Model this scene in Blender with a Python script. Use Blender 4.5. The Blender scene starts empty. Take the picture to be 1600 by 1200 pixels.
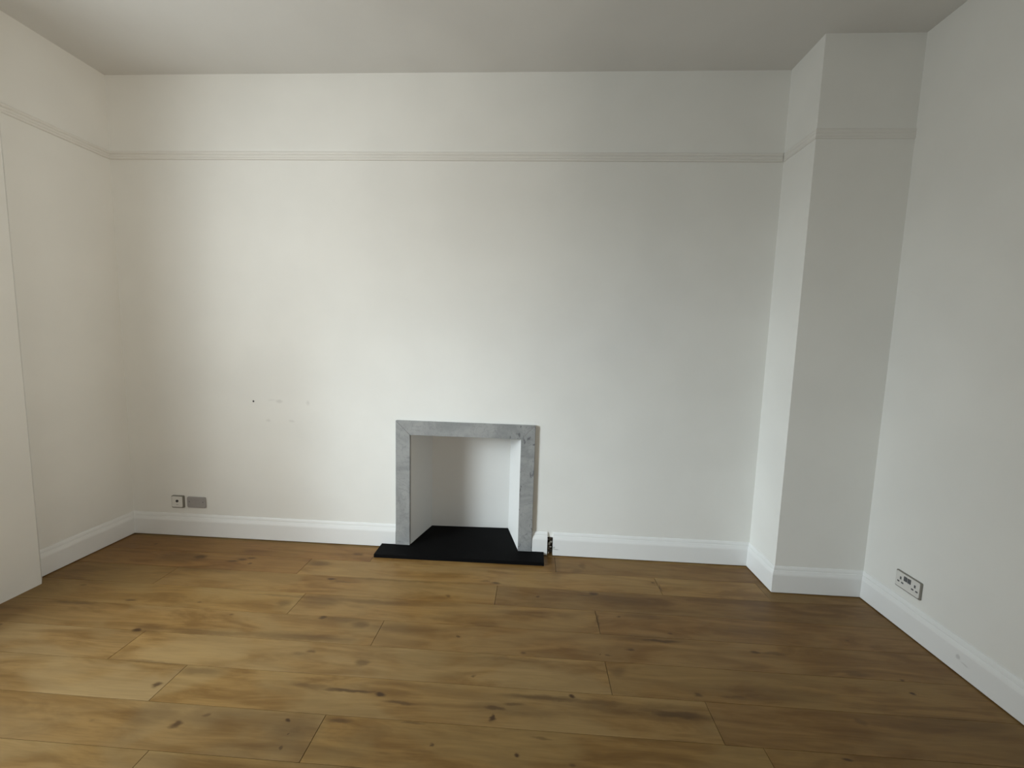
import bpy, bmesh, math, random
from mathutils import Vector, Matrix
S = bpy.context.scene
C = S.collection
rnd = random.Random(7)

# ---------------------------------------------------------------- camera
YAW, PITCH, ROLL = -0.05220, -0.10023, 0.02730
cam_d = bpy.data.cameras.new('camera'); cam = bpy.data.objects.new('camera', cam_d); C.objects.link(cam)
fw = Vector((math.sin(YAW)*math.cos(PITCH), math.cos(YAW)*math.cos(PITCH), math.sin(PITCH)))
rt = Vector((math.cos(YAW), -math.sin(YAW), 0)); up = rt.cross(fw)
r2 = math.cos(ROLL)*rt + math.sin(ROLL)*up; u2 = -math.sin(ROLL)*rt + math.cos(ROLL)*up
m = Matrix((r2, u2, -fw)).transposed().to_4x4(); m.translation = Vector((2.9665, -2.8105, 1.5))
cam.matrix_world = m
cam_d.sensor_fit = 'HORIZONTAL'; cam_d.sensor_width = 36; cam_d.lens = 36*640.58/1600
cam_d.clip_start = .02
S.camera = cam

# ---------------------------------------------------------------- light
world = bpy.data.worlds.new('sky'); S.world = world; world.use_nodes = True
bg = world.node_tree.nodes['Background']; bg.inputs[0].default_value = (0.80, 0.90, 1.0, 1); bg.inputs[1].default_value = 0.4

def area(name, loc, target, sx, sy, power, col, spread=180):
    d = bpy.data.lights.new(name, 'AREA'); d.shape = 'RECTANGLE'; d.size = sx; d.size_y = sy
    d.energy = power; d.color = col; d.spread = math.radians(spread)
    o = bpy.data.objects.new(name, d); C.objects.link(o); o.location = loc
    o.rotation_euler = (Vector(target)-Vector(loc)).to_track_quat('-Z', 'Y').to_euler()
    return o
# daylight at the side window (out of the picture on the left), then beams added to brighten low right, upper wall and floor
area('window_daylight', (-1.25, -3.0, 2.0), (1.6, 0.0, 1.15), 1.7, 1.9, 36, (0.92, 0.985, 1.0), 130)
area('window_low_fill', (-1.25, -3.1, 1.75), (4.4, 0.0, 0.0), 1.3, 1.2, 22, (0.80, 0.92, 1.0), 42)
area('window_upper_fill', (-0.5, -2.1, 2.0), (1.3, 0.0, 2.0), 1.2, 1.4, 22, (0.93, 0.985, 1.0), 150)
area('window_floor_fill', (-0.45, -1.95, 2.4), (1.1, -1.5, 0.0), 1.0, 1.0, 7.5, (0.90, 0.97, 1.0), 80)
# fill lamps added behind the camera: neutral from the rear, warm from the right
area('rear_fill', (2.5, -5.4, 1.7), (2.5, 0, 1.6), 1.6, 1.8, 21, (0.97, 0.98, 0.93))
area('warm_side_fill', (4.95, -4.0, 1.5), (0.0, -0.2, 2.6), 0.9, 1.9, 15, (1.0, 0.87, 0.72), 66)
S.view_settings.view_transform = 'Standard'; S.view_settings.look = 'None'
S.view_settings.gamma = 1; S.view_settings.use_curve_mapping = False
S.view_settings.exposure = 0.09

# ---------------------------------------------------------------- dimensions
W, CW, CD, H = 4.5007, 0.5272, 0.3028, 3.2272     # back wall, column width and depth, ceiling
RX = W + CW                                      # right wall
PX, PY = 0.09, -0.655                            # window pier on the left wall
FY = -5.6                                        # wall behind the camera
T = 0.30

# ---------------------------------------------------------------- node helpers
def mat(name, rough=.5, spec=.5):
    mt = bpy.data.materials.new(name); mt.use_nodes = True
    nt = mt.node_tree; b = nt.nodes['Principled BSDF']
    b.inputs['Roughness'].default_value = rough; b.inputs['Specular IOR Level'].default_value = spec
    return mt, nt, b
class N:
    def __init__(s, nt):
        s.nt = nt; s.pos = nt.nodes.new('ShaderNodeNewGeometry').outputs['Position']
    def n(s, t, **k):
        o = s.nt.nodes.new(t)
        for a, v in k.items(): setattr(o, a, v)
        return o
    def put(s, sock, v):
        if hasattr(v, 'is_linked'): s.nt.links.new(v, sock)
        else: sock.default_value = v
    def math(s, op, a, b=0.0, c=None, clamp=False):
        o = s.n('ShaderNodeMath', operation=op, use_clamp=clamp); s.put(o.inputs[0], a); s.put(o.inputs[1], b)
        if c is not None: s.put(o.inputs[2], c)
        return o.outputs[0]
    def vmath(s, op, a, b=(0,0,0)):
        o = s.n('ShaderNodeVectorMath', operation=op); s.put(o.inputs[0], a); s.put(o.inputs[1], b)
        return o.outputs['Value'] if op in ('LENGTH', 'DISTANCE', 'DOT_PRODUCT') else o.outputs[0]
    def noise(s, vec, scale=5, detail=3, rough=.5, dist=0):
        o = s.n('ShaderNodeTexNoise'); s.put(o.inputs['Vector'], vec); o.inputs['Scale'].default_value = scale
        o.inputs['Detail'].default_value = detail; o.inputs['Roughness'].default_value = rough; o.inputs['Distortion'].default_value = dist
        return o.outputs[0]
    def ramp(s, f, lo, hi, a=0., b=1., smooth=True):
        o = s.n('ShaderNodeMapRange', interpolation_type='SMOOTHSTEP' if smooth else 'LINEAR'); s.put(o.inputs[0], f)
        for i, v in zip((1,2,3,4), (lo, hi, a, b)): o.inputs[i].default_value = v
        return o.outputs[0]
    def mix(s, f, a, b, mode='MIX'):
        o = s.n('ShaderNodeMix', data_type='RGBA', blend_type=mode); s.put(o.inputs[0], f)
        for i, v in ((6, a), (7, b)):
            if isinstance(v, tuple) and len(v) == 3: v = v + (1,)
            s.put(o.inputs[i], v)
        return o.outputs[2]
    def bump(s, h, strength, dist, b):
        o = s.n('ShaderNodeBump'); o.inputs['Strength'].default_value = strength; o.inputs['Distance'].default_value = dist
        s.put(o.inputs['Height'], h); s.nt.links.new(o.outputs[0], b.inputs['Normal'])
    def spots(s, marks):
        """sum of soft elliptical marks; marks = (centre, half sizes, strength) in metres"""
        acc = None
        for c, r, k in marks:
            v = s.vmath('DIVIDE', s.vmath('SUBTRACT', s.warp, tuple(c)), tuple(r))
            f = s.ramp(s.vmath('LENGTH', v), 1.0, .25, 0., k)
            acc = f if acc is None else s.math('MAXIMUM', acc, f)
        return acc

def paint(name, col, rough, marks=None, bump=.05, mottle=.02):
    mt, nt, b = mat(name, rough, .35); q = N(nt)
    n = q.noise(q.pos, 2.2, 4)
    dark = tuple(c*(1-mottle*2) for c in col)
    c = q.mix(q.ramp(n, .3, .7), col, dark)
    if marks:
        pass
        wn = q.n('ShaderNodeTexNoise'); q.put(wn.inputs['Vector'], q.pos); wn.inputs['Scale'].default_value = 30
        sc = q.n('ShaderNodeVectorMath', operation='SCALE'); q.put(sc.inputs[0], wn.outputs['Color']); sc.inputs['Scale'].default_value = .02
        q.warp = q.vmath('SUBTRACT', q.vmath('ADD', q.pos, sc.outputs[0]), (.01,.01,.01))
        c = q.mix(q.spots(marks), c, (.25,.24,.23))
    nt.links.new(c, b.inputs['Base Color'])
    fine = q.noise(q.pos, 260, 2)
    q.bump(q.math('ADD', q.math('MULTIPLY', fine, .4), q.noise(q.pos, 30, 3)), bump, .004, b)
    return mt

M = {}
wall_marks = [((1.155,0,1.038),(.035,.02,.018),.22), ((1.10,0,1.045),(.05,.02,.007),.12), ((1.367,0,1.032),(.016,.02,.022),.16),
              ((1.07,0,.896),(.022,.02,.016),.16), ((1.245,0,.897),(.030,.02,.014),.15)]
M['wall'] = paint('wall_paint', (.79,.79,.755), .62, wall_marks)
M['ceiling'] = paint('ceiling_paint', (.74,.735,.71), .8)
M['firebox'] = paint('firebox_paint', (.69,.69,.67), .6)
M['trim'] = paint('gloss_white_trim', (.79,.80,.79), .38,
    [((3.165,-.02,.05),(.03,.02,.008),.45), ((3.15,-.02,.062),(.012,.02,.01),.5), ((5.01,-.90,.085),(.02,.012,.016),.35), ((5.01,-.93,.07),(.02,.03,.006),.25)], .03, .01)
M['rail'] = paint('rail_paint', (.76,.75,.71), .5)

def marble():
    mt, nt, b = mat('grey_marble', .32, .5); q = N(nt)
    n1 = q.noise(q.pos, 5, 6, .6, 1.2)
    c = q.mix(q.ramp(n1, .35, .68), (.33,.335,.33), (.235,.245,.245))
    v = q.ramp(q.math('ABSOLUTE', q.math('SUBTRACT', q.noise(q.pos, 7, 5, .6, 2.0), .5)), .0, .018, .5, 0.)
    c = q.mix(v, c, (.17,.175,.18))
    # dark pits, thick on the right jamb and its foot
    sp = q.n('ShaderNodeSeparateXYZ'); q.put(sp.inputs[0], q.pos)
    pit = q.ramp(q.noise(q.vmath('MULTIPLY', q.pos, (1.4,1,.8)), 24, 3, .55, .8), .60, .66, 0., .8)
    pit = q.math('MULTIPLY', pit, q.ramp(sp.outputs[0], 2.60, 2.9, .12, 1.))
    c = q.mix(pit, c, (.10,.10,.11))
    nt.links.new(c, b.inputs['Base Color']); return mt
M['marble'] = marble()

def slate():
    mt, nt, b = mat('black_slate', .75, .08); q = N(nt)
    c = q.mix(q.noise(q.pos, 9, 4), (.002,.002,.0022), (.004,.004,.0042)); nt.links.new(c, b.inputs['Base Color'])
    q.bump(q.noise(q.pos, 60, 4), .15, .003, b); return mt
M['slate'] = slate()

def plain(name, col, rough=.5, spec=.5, metal=0):
    mt, nt, b = mat(name, rough, spec); q = N(nt); b.inputs['Metallic'].default_value = metal
    c = q.mix(q.noise(q.pos, 60, 3), col, tuple(x*.88 for x in col)); nt.links.new(c, b.inputs['Base Color']); return mt
M['plastic'] = plain('white_plastic', (.74,.73,.69), .35)
M['plastic_edge'] = plain('grey_box_edge', (.22,.21,.18), .6)
M['grey_plate'] = plain('dull_grey_plate', (.36,.345,.335), .5)
M['dark'] = plain('dark_plastic', (.03,.03,.032), .4)
M['hole'] = plain('dark_hole', (.05,.048,.045), .9, .1)
M['rocker'] = plain('grey_rocker', (.10,.105,.11), .4)
M['underfloor'] = plain('dark_subfloor', (.03,.02,.012), .9, .1)
M['rubble'] = plain('dusty_rubble', (.16,.13,.10), .95, .1)
M['lime'] = plain('pale_mortar', (.50,.47,.41), .95, .1)
M['brass'] = plain('screw_metal', (.55,.53,.50), .3, .5, 1)

# knots and streaks of the boards: x, y, half length, half width, strength
KN = [(.74,-.756,.05,.010,.6),(1.003,-.971,.030,.016,.95),(1.06,-.955,.10,.035,.40),(1.392,-1.275,.022,.016,.85),(1.631,-1.437,.022,.020,.8),
 (1.717,-1.394,.02,.012,.6),(.337,-.648,.03,.010,.5),(.45,-.80,.16,.014,.5),(.748,-.282,.060,.030,.75),(1.00,-.31,.05,.012,.7),(1.05,-.285,.045,.014,.7),(1.10,-.262,.04,.010,.6),
 (1.129,-.324,.014,.010,.7),(.308,-.151,.012,.008,.8),(1.784,-.138,.05,.020,.55),(1.748,-.447,.035,.013,.9),(1.84,-.47,.10,.012,.4),
 (2.503,-.544,.018,.016,.55),(2.774,-.387,.04,.012,.7),(2.70,-.375,.05,.008,.5),(1.878,-.796,.032,.014,.85),(1.98,-.80,.14,.03,.35),(1.949,-1.034,.024,.010,.5),
 (1.90,-1.05,.05,.012,.30),(2.213,-1.079,.045,.024,.50),(2.623,-.874,.016,.009,.75),(2.36,-1.242,.026,.014,.95),(2.22,-1.235,.16,.010,.75),(2.05,-1.225,.12,.014,.4),
 (2.46,-1.275,.085,.010,.6),(2.845,-1.312,.013,.020,.95),(2.85,-1.268,.055,.014,.75),(2.93,-1.245,.06,.008,.55),(2.043,-1.39,.022,.012,1.),(2.10,-1.422,.045,.030,.45),
 (2.086,-1.439,.008,.008,.8),(2.088,-1.494,.011,.011,.75),(1.98,-1.40,.16,.05,.28),(2.631,-1.44,.010,.008,.75),(2.74,-1.111,.014,.008,.55),(2.25,-1.372,.055,.012,.6),(2.533,-1.358,.06,.006,.5),
 (3.033,-.499,.018,.014,.75),(3.37,-.441,.034,.020,.85),(3.33,-.46,.08,.012,.5),(3.477,-.636,.014,.009,.7),(3.491,-.885,.028,.010,.7),(3.372,-.933,.018,.007,.55),(3.333,-.928,.008,.006,.6),
 (3.40,-1.03,.045,.035,.38),(3.179,-1.185,.014,.011,.95),(3.05,-1.20,.22,.014,.55),(3.30,-1.205,.16,.016,.45),(3.50,-1.225,.10,.016,.5),(3.60,-1.235,.16,.022,.75),
 (3.728,-1.129,.026,.010,.65),(3.88,-1.13,.08,.010,.45),(4.116,-.846,.028,.010,.75),(4.20,-.85,.08,.012,.4),(2.951,-1.453,.012,.009,.95),(3.039,-1.382,.05,.007,.45),(3.66,-.81,.15,.013,.75),
 (3.62,-.62,.16,.03,.35),(4.651,-.718,.014,.008,.55),(4.52,-.945,.07,.020,.40),(4.71,-.967,.014,.008,.75),(4.696,-1.041,.016,.008,1.),(4.169,-1.373,.020,.008,.9),(4.345,-1.206,.024,.020,.35),
 (3.80,-.33,.006,.045,.6),(3.775,-.285,.014,.008,.7),(3.36,-.68,.010,.07,.55),(1.60,-.70,.05,.03,.4),(2.10,-.83,.06,.03,.45),(2.75,-.77,.10,.02,.3),(1.60,-.635,.30,.012,.35),(2.05,-.64,.35,.02,.35),
 (3.15,-.12,.05,.25,.25),(3.30,-.20,.05,.03,.3),(3.34,-.13,.03,.04,.35),(2.15,-.42,.40,.012,.3),(1.25,-1.16,.22,.008,.3),(1.52,-1.19,.13,.022,.35),(2.95,-1.0,.25,.012,.25),
 (1.85,-.945,.34,.030,.42),(1.35,-.955,.30,.022,.38),(1.80,-.66,.16,.045,.40),(2.35,-.84,.22,.045,.32),(2.08,-1.42,.13,.07,.38),(1.85,-1.40,.22,.05,.28),(1.50,-1.41,.12,.05,.30),
 (.62,-.30,.22,.07,.38),(.95,-.42,.30,.05,.30),(1.58,-.28,.10,.03,.40),(2.95,-1.27,.28,.03,.28),(3.45,-1.23,.34,.045,.35),(4.05,-1.10,.30,.05,.28),(3.60,-.80,.30,.03,.35),(4.20,-.70,.30,.05,.25),(2.20,-1.50,.40,.03,.25),(3.0,-.66,.30,.03,.28),(3.55,-.48,.30,.06,.28),(4.7,-1.2,.35,.05,.25)]
def oak():
    mt, nt, b = mat('oiled_oak_boards', .42, .24); q = N(nt)
    oi = q.n('ShaderNodeObjectInfo')
    rv = oi.outputs['Random']
    off = q.n('ShaderNodeCombineXYZ'); q.put(off.inputs[0], q.math('MULTIPLY', rv, 37.)); q.put(off.inputs[1], q.math('MULTIPLY', rv, 91.))
    p = q.vmath('ADD', q.pos, off.outputs[0])
    g1 = q.noise(q.vmath('MULTIPLY', p, (1.1, 7., 1)), 1.6, 5, .6, 1.5)        # broad figure
    g2 = q.noise(q.vmath('MULTIPLY', p, (3.0, 60., 1)), 2.0, 4, .65, .6)       # fine grain
    g3 = q.noise(q.vmath('MULTIPLY', p, (1., 2.0, 1)), 2.3, 3, .5, .4)         # clouds
    c = q.mix(q.ramp(g1, .32, .68), (.168,.090,.024), (.272,.164,.055))
    c = q.mix(q.ramp(g2, .40, .75, 0, .38), c, (.115,.062,.020))
    c = q.mix(q.ramp(g3, .38, .62, 0, .45), c, (.285,.200,.088))
    c = q.mix(1.0, c, oi.outputs['Color'], 'MULTIPLY')
    wn = q.n('ShaderNodeTexNoise'); q.put(wn.inputs['Vector'], q.vmath('MULTIPLY', q.pos, (1,2.2,1))); wn.inputs['Scale'].default_value = 16; wn.inputs['Detail'].default_value = 3
    sc = q.n('ShaderNodeVectorMath', operation='SCALE'); q.put(sc.inputs[0], wn.outputs['Color']); sc.inputs['Scale'].default_value = .05
    q.warp = q.vmath('SUBTRACT', q.vmath('ADD', q.pos, q.vmath('MULTIPLY', sc.outputs[0], (1,.5,0))), (.025,.0125,0))
    k = q.spots([((x,y,0),(a*1.15,w*1.25,1.),min(1,s*1.05)) for x,y,a,w,s in KN])
    c = q.mix(k, c, (.055,.027,.009))
    # small pin knots over the boards the photograph does not show in detail
    vo = q.n('ShaderNodeTexVoronoi'); q.put(vo.inputs['Vector'], q.vmath('MULTIPLY', p, (1.,1.8,0))); vo.inputs['Scale'].default_value = 2.6
    c = q.mix(q.ramp(vo.outputs['Distance'], .05, .012, 0, .6), c, (.06,.03,.012))
    nt.links.new(c, b.inputs['Base Color'])
    nt.links.new(q.ramp(g3, .3, .7, .36, .5), b.inputs['Roughness'])
    q.bump(g2, .08, .002, b); return mt
M['oak'] = oak()

def glass():
    mt, nt, b = mat('window_glass', .02); nt.nodes.remove(b)
    t = nt.nodes.new('ShaderNodeBsdfTransparent'); g = nt.nodes.new('ShaderNodeBsdfGlossy'); g.inputs['Roughness'].default_value = .02
    mx = nt.nodes.new('ShaderNodeMixShader'); mx.inputs[0].default_value = .06
    nt.links.new(t.outputs[0], mx.inputs[1]); nt.links.new(g.outputs[0], mx.inputs[2])
    nt.links.new(mx.outputs[0], nt.nodes['Material Output'].inputs[0]); return mt
M['glass'] = glass()

# ---------------------------------------------------------------- mesh helpers
def box(bm, x0, x1, y0, y1, z0, z1, bev=0):
    vs = [bm.verts.new(v) for v in ((x0,y0,z0),(x1,y0,z0),(x1,y1,z0),(x0,y1,z0),(x0,y0,z1),(x1,y0,z1),(x1,y1,z1),(x0,y1,z1))]
    fs = [bm.faces.new([vs[i] for i in f]) for f in ((0,3,2,1),(4,5,6,7),(0,1,5,4),(1,2,6,5),(2,3,7,6),(3,0,4,7))]
    if bev:
        es = list({e for f in fs for e in f.edges}); bmesh.ops.bevel(bm, geom=es, offset=bev, segments=2, affect='EDGES', profile=.5)
def prism(bm, pts, axis, a, b, bev=0):
    """polygon pts (2D) extruded along axis from a to b"""
    def P(p, t): return {0:(t,p[0],p[1]), 1:(p[0],t,p[1]), 2:(p[0],p[1],t)}[axis]
    A = [bm.verts.new(P(p, a)) for p in pts]; B = [bm.verts.new(P(p, b)) for p in pts]
    n = len(pts); fs = [bm.faces.new(A), bm.faces.new(B[::-1])]
    for i in range(n): fs.append(bm.faces.new((A[i], B[i], B[(i+1)%n], A[(i+1)%n])))
    if bev:
        es = list({e for f in fs for e in f.edges}); bmesh.ops.bevel(bm, geom=es, offset=bev, segments=2, affect='EDGES', profile=.5)
def disc(bm, c, r, h, axis, seg=20, r2=None):
    """short cylinder standing off along axis from c by h"""
    r2 = r if r2 is None else r2; vs = []
    for rr, t in ((r, 0), (r2, h)):
        ring = []
        for i in range(seg):
            a = 2*math.pi*i/seg; u, v = rr*math.cos(a), rr*math.sin(a)
            p = {0:(c[0]+t, c[1]+u, c[2]+v), 1:(c[0]+u, c[1]+t, c[2]+v), 2:(c[0]+u, c[1]+v, c[2]+t)}[axis]
            ring.append(bm.verts.new(p))
        vs.append(ring)
    for i in range(seg): bm.faces.new((vs[0][i], vs[0][(i+1)%seg], vs[1][(i+1)%seg], vs[1][i]))
    bm.faces.new(vs[1]); bm.faces.new(vs[0][::-1])
def obj(name, bm, m, parent=None, origin=None, smooth=False):
    bmesh.ops.recalc_face_normals(bm, faces=bm.faces[:])
    if origin is not None: bmesh.ops.translate(bm, verts=bm.verts[:], vec=-Vector(origin))
    me = bpy.data.meshes.new(name); bm.to_mesh(me); bm.free(); me.materials.append(m)
    if smooth:
        for p in me.polygons: p.use_smooth = True
    o = bpy.data.objects.new(name, me); C.objects.link(o)
    if origin is not None: o.location = origin
    if parent is not None:
        o.parent = parent
        if origin is not None: o.location = Vector(origin) - parent.matrix_world.translation if False else Vector(origin) - Vector(parent.location)
        elif parent.type == 'EMPTY' or tuple(parent.location) != (0,0,0): o.location = -Vector(parent.location)
    return o
def tag(o, label, cat, group=None):
    o['label'] = label; o['category'] = cat
    if group: o['group'] = group
def thing(name, label, cat, loc):
    o = bpy.data.objects.new(name, None); C.objects.link(o); o.location = loc; o.empty_display_size = .05
    tag(o, label, cat); return o
def struct(name, bm, m, label):
    o = obj(name, bm, m); o['kind'] = 'structure'; o['label'] = label; return o
def strip(bm, A, B, prof, ma=0, mb=0):
    """moulding along a wall from A to B, room on the right hand; ma/mb: 1 inner mitre, -1 outer mitre, 0 square"""
    A = Vector(A); B = Vector(B); d = (B-A).normalized(); n = Vector((d.y, -d.x))
    ra, rb = [], []
    for t, z in prof:
        a = A + n*t + d*(ma*t); b_ = B + n*t - d*(mb*t)
        ra.append(bm.verts.new((a.x, a.y, z))); rb.append(bm.verts.new((b_.x, b_.y, z)))
    k = len(prof)
    for i in range(k): bm.faces.new((ra[i], ra[(i+1)%k], rb[(i+1)%k], rb[i]))
    bm.faces.new(ra[::-1]); bm.faces.new(rb)
def skirt(zb=.005): return [(0,zb),(.019,zb),(.020,zb+.002),(.020,.116),(.0185,.124),(.0135,.139),(.0125,.1425),(.0095,.1435),(.0092,.150),(.0075,.158),(.004,.1665),(0,.1675)]
RAIL = [(0,2.682),(.008,2.682),(.011,2.686),(.011,2.692),(.008,2.695),(.012,2.699),(.014,2.705),(.012,2.711),(.009,2.714),(.014,2.718),(.016,2.724),(.014,2.731),(.006,2.736),(0,2.737)]

RAIL2 = [(t*.4, z) for t, z in RAIL]        # thicker paint, flatter mouldings on the column

# ---------------------------------------------------------------- shell
b = bmesh.new(); box(b, -.02, RX+.02, FY, .02, -.12, -.0135)
floor = struct('floor', b, M['underfloor'], 'oak board floor running across the room')
b = bmesh.new(); box(b, -T, RX+T, FY-T, T+.1, H, H+.15)
struct('ceiling', b, M['ceiling'], 'plain white ceiling')

FX0, FX1, FZ = 2.112, 2.894, .835          # fire opening
GX0, GX1, GZ = 3.102, 3.142, .130          # broken gap in the skirting
b = bmesh.new()
Z0 = -.12
box(b, -T, FX0, 0, T*1.6, Z0, H); box(b, FX1, GX0, 0, .06, Z0, H); box(b, GX0, GX1, 0, .06, GZ, H)
box(b, GX1, RX+T, 0, T*1.6, Z0, H); box(b, FX0, FX1, 0, .06, FZ+.03, H)
box(b, FX0, GX1, .06, T*1.6, FZ+.06, H); box(b, FX0-.01, GX1+.01, .42, T*1.6, Z0, FZ+.07)
box(b, FX1+.04, GX1, .06, .43, Z0, GZ-.25)
wall_back = struct('wall_back', b, M['wall'], 'white painted back wall around the fireplace')

b = bmesh.new(); box(b, W, RX+.01, -CD, .01, Z0, H)
struct('wall_column', b, M['wall'], 'white boxed column in the back right corner')
b = bmesh.new(); box(b, RX, RX+T, FY-T, .01, Z0, H)
struct('wall_right', b, M['wall'], 'white right wall')
b = bmesh.new(); box(b, -T, RX+T, FY-T, FY, Z0, H)
struct('wall_front', b, M['wall'], 'white wall behind the viewer')
WY0, WY1, WZ0, WZ1 = -2.65, -1.20, .42, 2.78
b = bmesh.new(); box(b, -T, 0, -.70, .01, Z0, H)
# pier standing proud of the left wall; its rough arris catches the skirting end
prism(b, [(-T,WY1),(PX,WY1),(PX,PY-.006),(PX-.006,PY),(0.018,-.602),(-T,-.602)], 2, Z0, H)
box(b, -T, PX, WY0, WY1, Z0, WZ0); box(b, -T, PX, WY0, WY1, WZ1, H); box(b, -T, PX, FY, WY0, Z0, H)
struct('wall_left', b, M['wall'], 'white left wall with a pier standing proud')

# window in the left wall, beyond the picture edge
wx = -.20
b = bmesh.new(); f = .06
box(b, wx-.05, wx+.05, WY0, WY0+f, WZ0, WZ1); box(b, wx-.05, wx+.05, WY1-f, WY1, WZ0, WZ1)
box(b, wx-.05, wx+.05, WY0+f, WY1-f, WZ0, WZ0+f); box(b, wx-.05, wx+.05, WY0+f, WY1-f, WZ1-f, WZ1)
zm = (WZ0+WZ1)/2; box(b, wx-.03, wx+.03, WY0+f, WY1-f, zm-.02, zm+.02)
win = struct('window_1', b, M['trim'], 'white sash window in the left wall')
for z0, z1 in ((WZ0+f, zm-.02), (zm+.02, WZ1-f)):
    b = bmesh.new(); box(b, wx-.003, wx+.003, WY0+f, WY1-f, z0, z1); obj('pane', b, M['glass'], win)

# ---------------------------------------------------------------- boards
# rows of boards parallel to the back wall: joints where the photograph shows them
edges = [.06, -.040, -.226, -.413, -.600, -.787, -.974, -1.162, -1.352, -1.541]
while edges[-1] > FY+.2: edges.append(edges[-1]-.188)
joints = {0:[1.2,3.1], 1:[1.90,3.156], 2:[1.50,3.793,4.435], 3:[.72,2.785], 4:[1.67,3.358], 5:[2.21], 6:[1.05,3.35], 7:[1.435,3.74], 8:[2.182,3.88]}
tone = {(1,0):(.96,.82,.68),(1,1):(1.02,.95,.88),(1,2):(.86,.80,.76),(2,0):(1.0,.86,.74),(2,1):(1.08,1.03,.98),(2,2):(1.10,1.06,1.02),(2,3):(.86,.82,.80),  # board tones; window sheen is painted into the paler, bluer left boards
        (3,0):(.98,.93,.84),(3,1):(1.02,.96,.88),(3,2):(.76,.70,.66),(3,3):(.72,.67,.62),(4,0):(1.02,.99,.92),(4,1):(.96,.90,.84),(4,2):(.88,.80,.76),
        (5,0):(.97,.94,.92),(5,1):(.92,.86,.82),(6,0):(1.04,1.06,1.16),(6,1):(1.06,1.06,1.10),(6,2):(.92,.87,.80),
        (7,0):(1.04,1.07,1.18),(7,1):(1.04,1.03,1.02),(7,2):(.86,.80,.74),(8,0):(.92,.91,.93),(8,1):(.98,.95,.86),(8,2):(.86,.80,.70)}
for r in range(len(edges)-1):
    y1, y0 = edges[r], edges[r+1]
    js = joints.get(r)
    if js is None:
        js = []; x = rnd.uniform(.4, 1.9)
        while x < RX-.3: js.append(x); x += rnd.uniform(1.7, 2.2)
    xs = [0.0]+js+[RX]
    for i in range(len(xs)-1):
        b = bmesh.new(); g = .0008
        box(b, xs[i]+g*1.5, xs[i+1]-g*1.5, y0+g, y1-g, -.014, 0)
        o = obj('plank', b, M['oak'], floor)
        k = tone.get((r, i), (rnd.uniform(.86,1.06),)*3)
        o.color = (k[0], k[1], k[2], 1)

# ---------------------------------------------------------------- skirting and picture rail
b = bmesh.new(); strip(b, (0,-.606), (0,0), skirt(), 0, 1)
struct('baseboard_left', b, M['trim'], 'white moulded skirting on the left wall')
HX0, HX1, HZ = 1.906, 3.078, .025
b = bmesh.new(); strip(b, (0,0), (HX0-.002,0), skirt(), 1, 0); strip(b, (HX0-.002,0), (2.008,0), skirt(HZ+.001), 0, 0)
strip(b, (2.994,0), (HX1+.001,0), skirt(HZ+.001), 0, 0); strip(b, (HX1+.001,0), (GX0,0), skirt(), 0, 0)
strip(b, (GX1,0), (W,0), skirt(), 0, 1)
struct('baseboard_back', b, M['trim'], 'white moulded skirting on the back wall, broken beside the hearth')
b = bmesh.new(); strip(b, (W,0), (W,-CD), skirt(), 1, -1); strip(b, (W,-CD), (RX,-CD), skirt(), -1, 1)
struct('baseboard_column', b, M['trim'], 'white skirting wrapped round the boxed column')
b = bmesh.new(); strip(b, (RX,-CD), (RX,FY), skirt(), 1, 0)
struct('baseboard_right', b, M['trim'], 'white skirting on the right wall')
b = bmesh.new(); strip(b, (0,-.62), (0,0), RAIL, 0, 1); strip(b, (0,0), (W,0), RAIL, 1, 1)
struct('trim_1', b, M['rail'], 'reeded picture rail on the left and back walls')
b = bmesh.new(); strip(b, (W,0), (W,-CD), RAIL2, 1, -1); strip(b, (W,-CD), (RX,-CD), RAIL2, -1, 0)
struct('trim_2', b, M['rail'], 'picture rail wrapped round the column')

# ---------------------------------------------------------------- fireplace
fp = thing('fireplace_surround', 'slim grey marble fireplace surround framing a white recess on the back wall', 'fireplace', (2.5,0,.025))
X0, X1, ZT, yb, yf = 2.010, 2.992, .936, -.0002, -.022
g = .0007
b = bmesh.new(); prism(b, [(X0,HZ),(FX0,HZ),(FX0,FZ-g),(X0,ZT-g)], 1, yf, yb, .0015); obj('jamb', b, M['marble'], fp)
b = bmesh.new(); prism(b, [(FX1,HZ),(X1,HZ),(X1,ZT-g),(FX1,FZ-g)], 1, yf, yb, .0015); obj('jamb', b, M['marble'], fp)
b = bmesh.new(); prism(b, [(X0+g,ZT),(FX0+g,FZ),(FX1-g,FZ),(X1-g,ZT)], 1, yf, yb, .0015); obj('lintel', b, M['marble'], fp)
# plastered recess: splayed cheeks, back and top
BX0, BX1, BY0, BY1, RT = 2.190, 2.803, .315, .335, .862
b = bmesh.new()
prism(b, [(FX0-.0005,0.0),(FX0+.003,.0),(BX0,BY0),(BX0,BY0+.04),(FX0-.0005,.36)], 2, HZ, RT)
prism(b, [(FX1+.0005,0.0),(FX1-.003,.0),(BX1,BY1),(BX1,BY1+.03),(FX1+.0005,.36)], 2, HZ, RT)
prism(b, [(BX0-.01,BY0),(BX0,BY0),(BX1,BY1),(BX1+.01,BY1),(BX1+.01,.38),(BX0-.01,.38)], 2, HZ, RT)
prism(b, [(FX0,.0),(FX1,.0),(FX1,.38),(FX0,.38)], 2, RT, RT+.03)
o = obj('recess_lining', b, M['firebox'], wall_back); o['label'] = 'white plastered recess with splayed cheeks'

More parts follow.
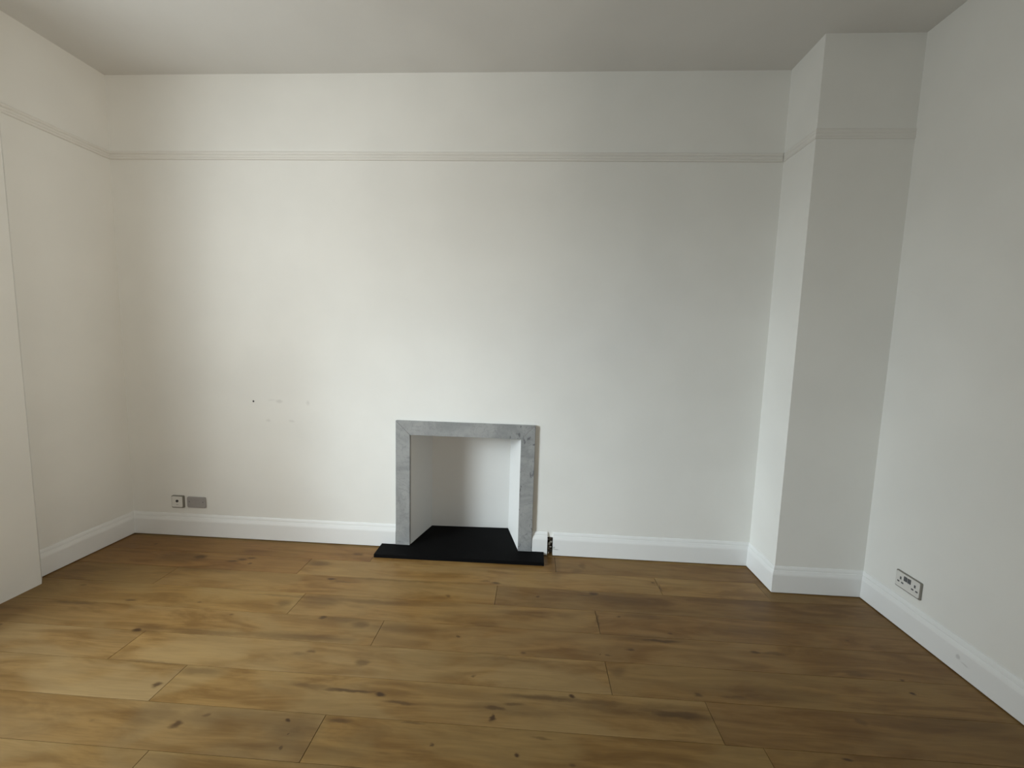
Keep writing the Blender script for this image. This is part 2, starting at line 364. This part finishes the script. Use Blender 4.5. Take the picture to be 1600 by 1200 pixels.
b = bmesh.new()
prism(b, [(HX0,-.170),(HX1,-.160),(HX1,-.0),(FX1-.002,-.0),(BX1-.001,BY1-.002),(BX0+.001,BY0-.002),(FX0+.002,-.0),(HX0,-.0)], 2, .0005, HZ, .0015)
o = obj('hearth', b, M['slate'], origin=(2.49,-.0,0)); tag(o, 'black slate hearth slab lying under the marble fireplace surround', 'hearth')

# ---------------------------------------------------------------- broken gap beside the hearth
def lump(bm, c, r, seed):
    rr = random.Random(seed); res = bmesh.ops.create_icosphere(bm, subdivisions=1, radius=1)
    for v in res['verts']:
        k = rr.uniform(.7, 1.15); v.co = Vector((v.co.x*r[0]*k+c[0], v.co.y*r[1]*k+c[1], v.co.z*r[2]*k+c[2]))
gap = thing('rubble_gap', 'dark rubble filled gap in the skirting just right of the hearth', 'gap', (3.122,0.02,0))
b = bmesh.new(); box(b, GX0-.001, GX1+.001, .045, .058, -.01, GZ+.01); obj('backing', b, M['underfloor'], gap)
b = bmesh.new()
for i in range(16): lump(b, (GX0+.004+rnd.random()*.03, .022+rnd.random()*.02, .006+i*.0068), (.010+rnd.random()*.004,.010,.006+rnd.random()*.004), i)
o = obj('rubble', b, M['rubble'], gap); o['kind'] = 'stuff'
for c, r_, sd in (((3.128,.008,.092),(.009,.008,.008),5), ((3.118,.010,.078),(.008,.008,.012),9), ((3.113,.004,.012),(.005,.006,.010),11), ((3.126,.012,.052),(.010,.008,.006),12)):
    b = bmesh.new(); lump(b, c, r_, sd); o = obj('mortar_crumb', b, M['lime'], gap); o['label'] = 'pale crumb of mortar'

# ---------------------------------------------------------------- wall plates
def rounded(w, h, r, n=4):
    pts = []
    for cx, cz, a0 in ((w/2-r,h/2-r,0),(-w/2+r,h/2-r,90),(-w/2+r,-h/2+r,180),(w/2-r,-h/2+r,270)):
        for i in range(n+1):
            a = math.radians(a0+90*i/n); pts.append((cx+r*math.cos(a), cz+r*math.sin(a)))
    return pts
def sh(pts, x, z): return [(a+x, c+z) for a, c in pts]
# single aerial outlet
cx, cz = .3625, .260
t = thing('aerial_socket', 'square white single wall socket with one round dark hole, low on the back wall', 'socket', (cx,0,cz))
b = bmesh.new(); prism(b, sh(rounded(.092,.092,.006),cx,cz), 1, -.012, .0, .0); obj('back_box', b, M['plastic_edge'], t)
b = bmesh.new(); prism(b, sh(rounded(.080,.080,.006),cx-.0015,cz+.001), 1, -.016, -.010, .0015); obj('faceplate', b, M['plastic'], t)
b = bmesh.new(); disc(b, (cx+.001,-.016,cz+.008), .0095, -.004, 1); obj('outlet', b, M['dark'], t)
b = bmesh.new(); box(b, cx-.007, cx+.008, -.0168, -.016, cz-.021, cz-.018); obj('print_mark', b, M['grey_plate'], t)
for dx in (-.03,.03):
    b = bmesh.new(); disc(b, (cx+dx,-.016,cz+.0), .0028, -.001, 1, 12); obj('screw', b, M['plastic'], t)
# blank double plate
cx, cz = .504, .260
t = thing('blank_plate', 'grey double width blanking plate beside the square white socket', 'wall plate', (cx,0,cz))
b = bmesh.new(); prism(b, sh(rounded(.142,.082,.010),cx,cz), 1, -.010, .0, .002); obj('plate', b, M['grey_plate'], t)
for dx in (-.052, .052):
    b = bmesh.new(); disc(b, (cx+dx,-.010,cz-.0+.004), .0035, -.001, 1, 12); obj('screw', b, M['rocker'], t)
# double socket, right wall (faces -x)
cy, cz = -.600, .262
t = thing('double_socket', 'white double power socket with dark switches on the right wall above the skirting', 'socket', (RX,cy,cz))
b = bmesh.new(); prism(b, sh(rounded(.150,.094,.006),cy,cz), 0, RX-.006, RX, 0); obj('back_box', b, M['plastic_edge'], t)
b = bmesh.new(); prism(b, sh(rounded(.138,.083,.006),cy+.002,cz), 0, RX-.010, RX-.005, .0015); obj('faceplate', b, M['plastic'], t)
for s in (-1, 1):
    b = bmesh.new(); y = cy+s*.011+.002; box(b, RX-.013, RX-.0095, y-.009, y+.009, cz+.006, cz+.032, .0012); o = obj('switch', b, M['rocker'], t)
for s in (-1, 1):
    y = cy+s*.042
    for dy, dz, a, c in ((0,.010,.0035,.006),(-.012,-.012,.005,.003),(.012,-.012,.005,.003)):
        b = bmesh.new(); box(b, RX-.0106, RX-.0095, y+dy-a*1.3, y+dy+a*1.3, cz+dz-c*1.3, cz+dz+c*1.3); obj('pin_hole', b, M['rocker'], t)
# small fixing left in the back wall
b = bmesh.new(); disc(b, (.965,0,1.032), .007, -.003, 1, 14, .005)
o = obj('wall_fixing', b, M['dark'], origin=(.965,0,1.032)); tag(o, 'tiny dark fixing left in the back wall above the sockets', 'fixing')
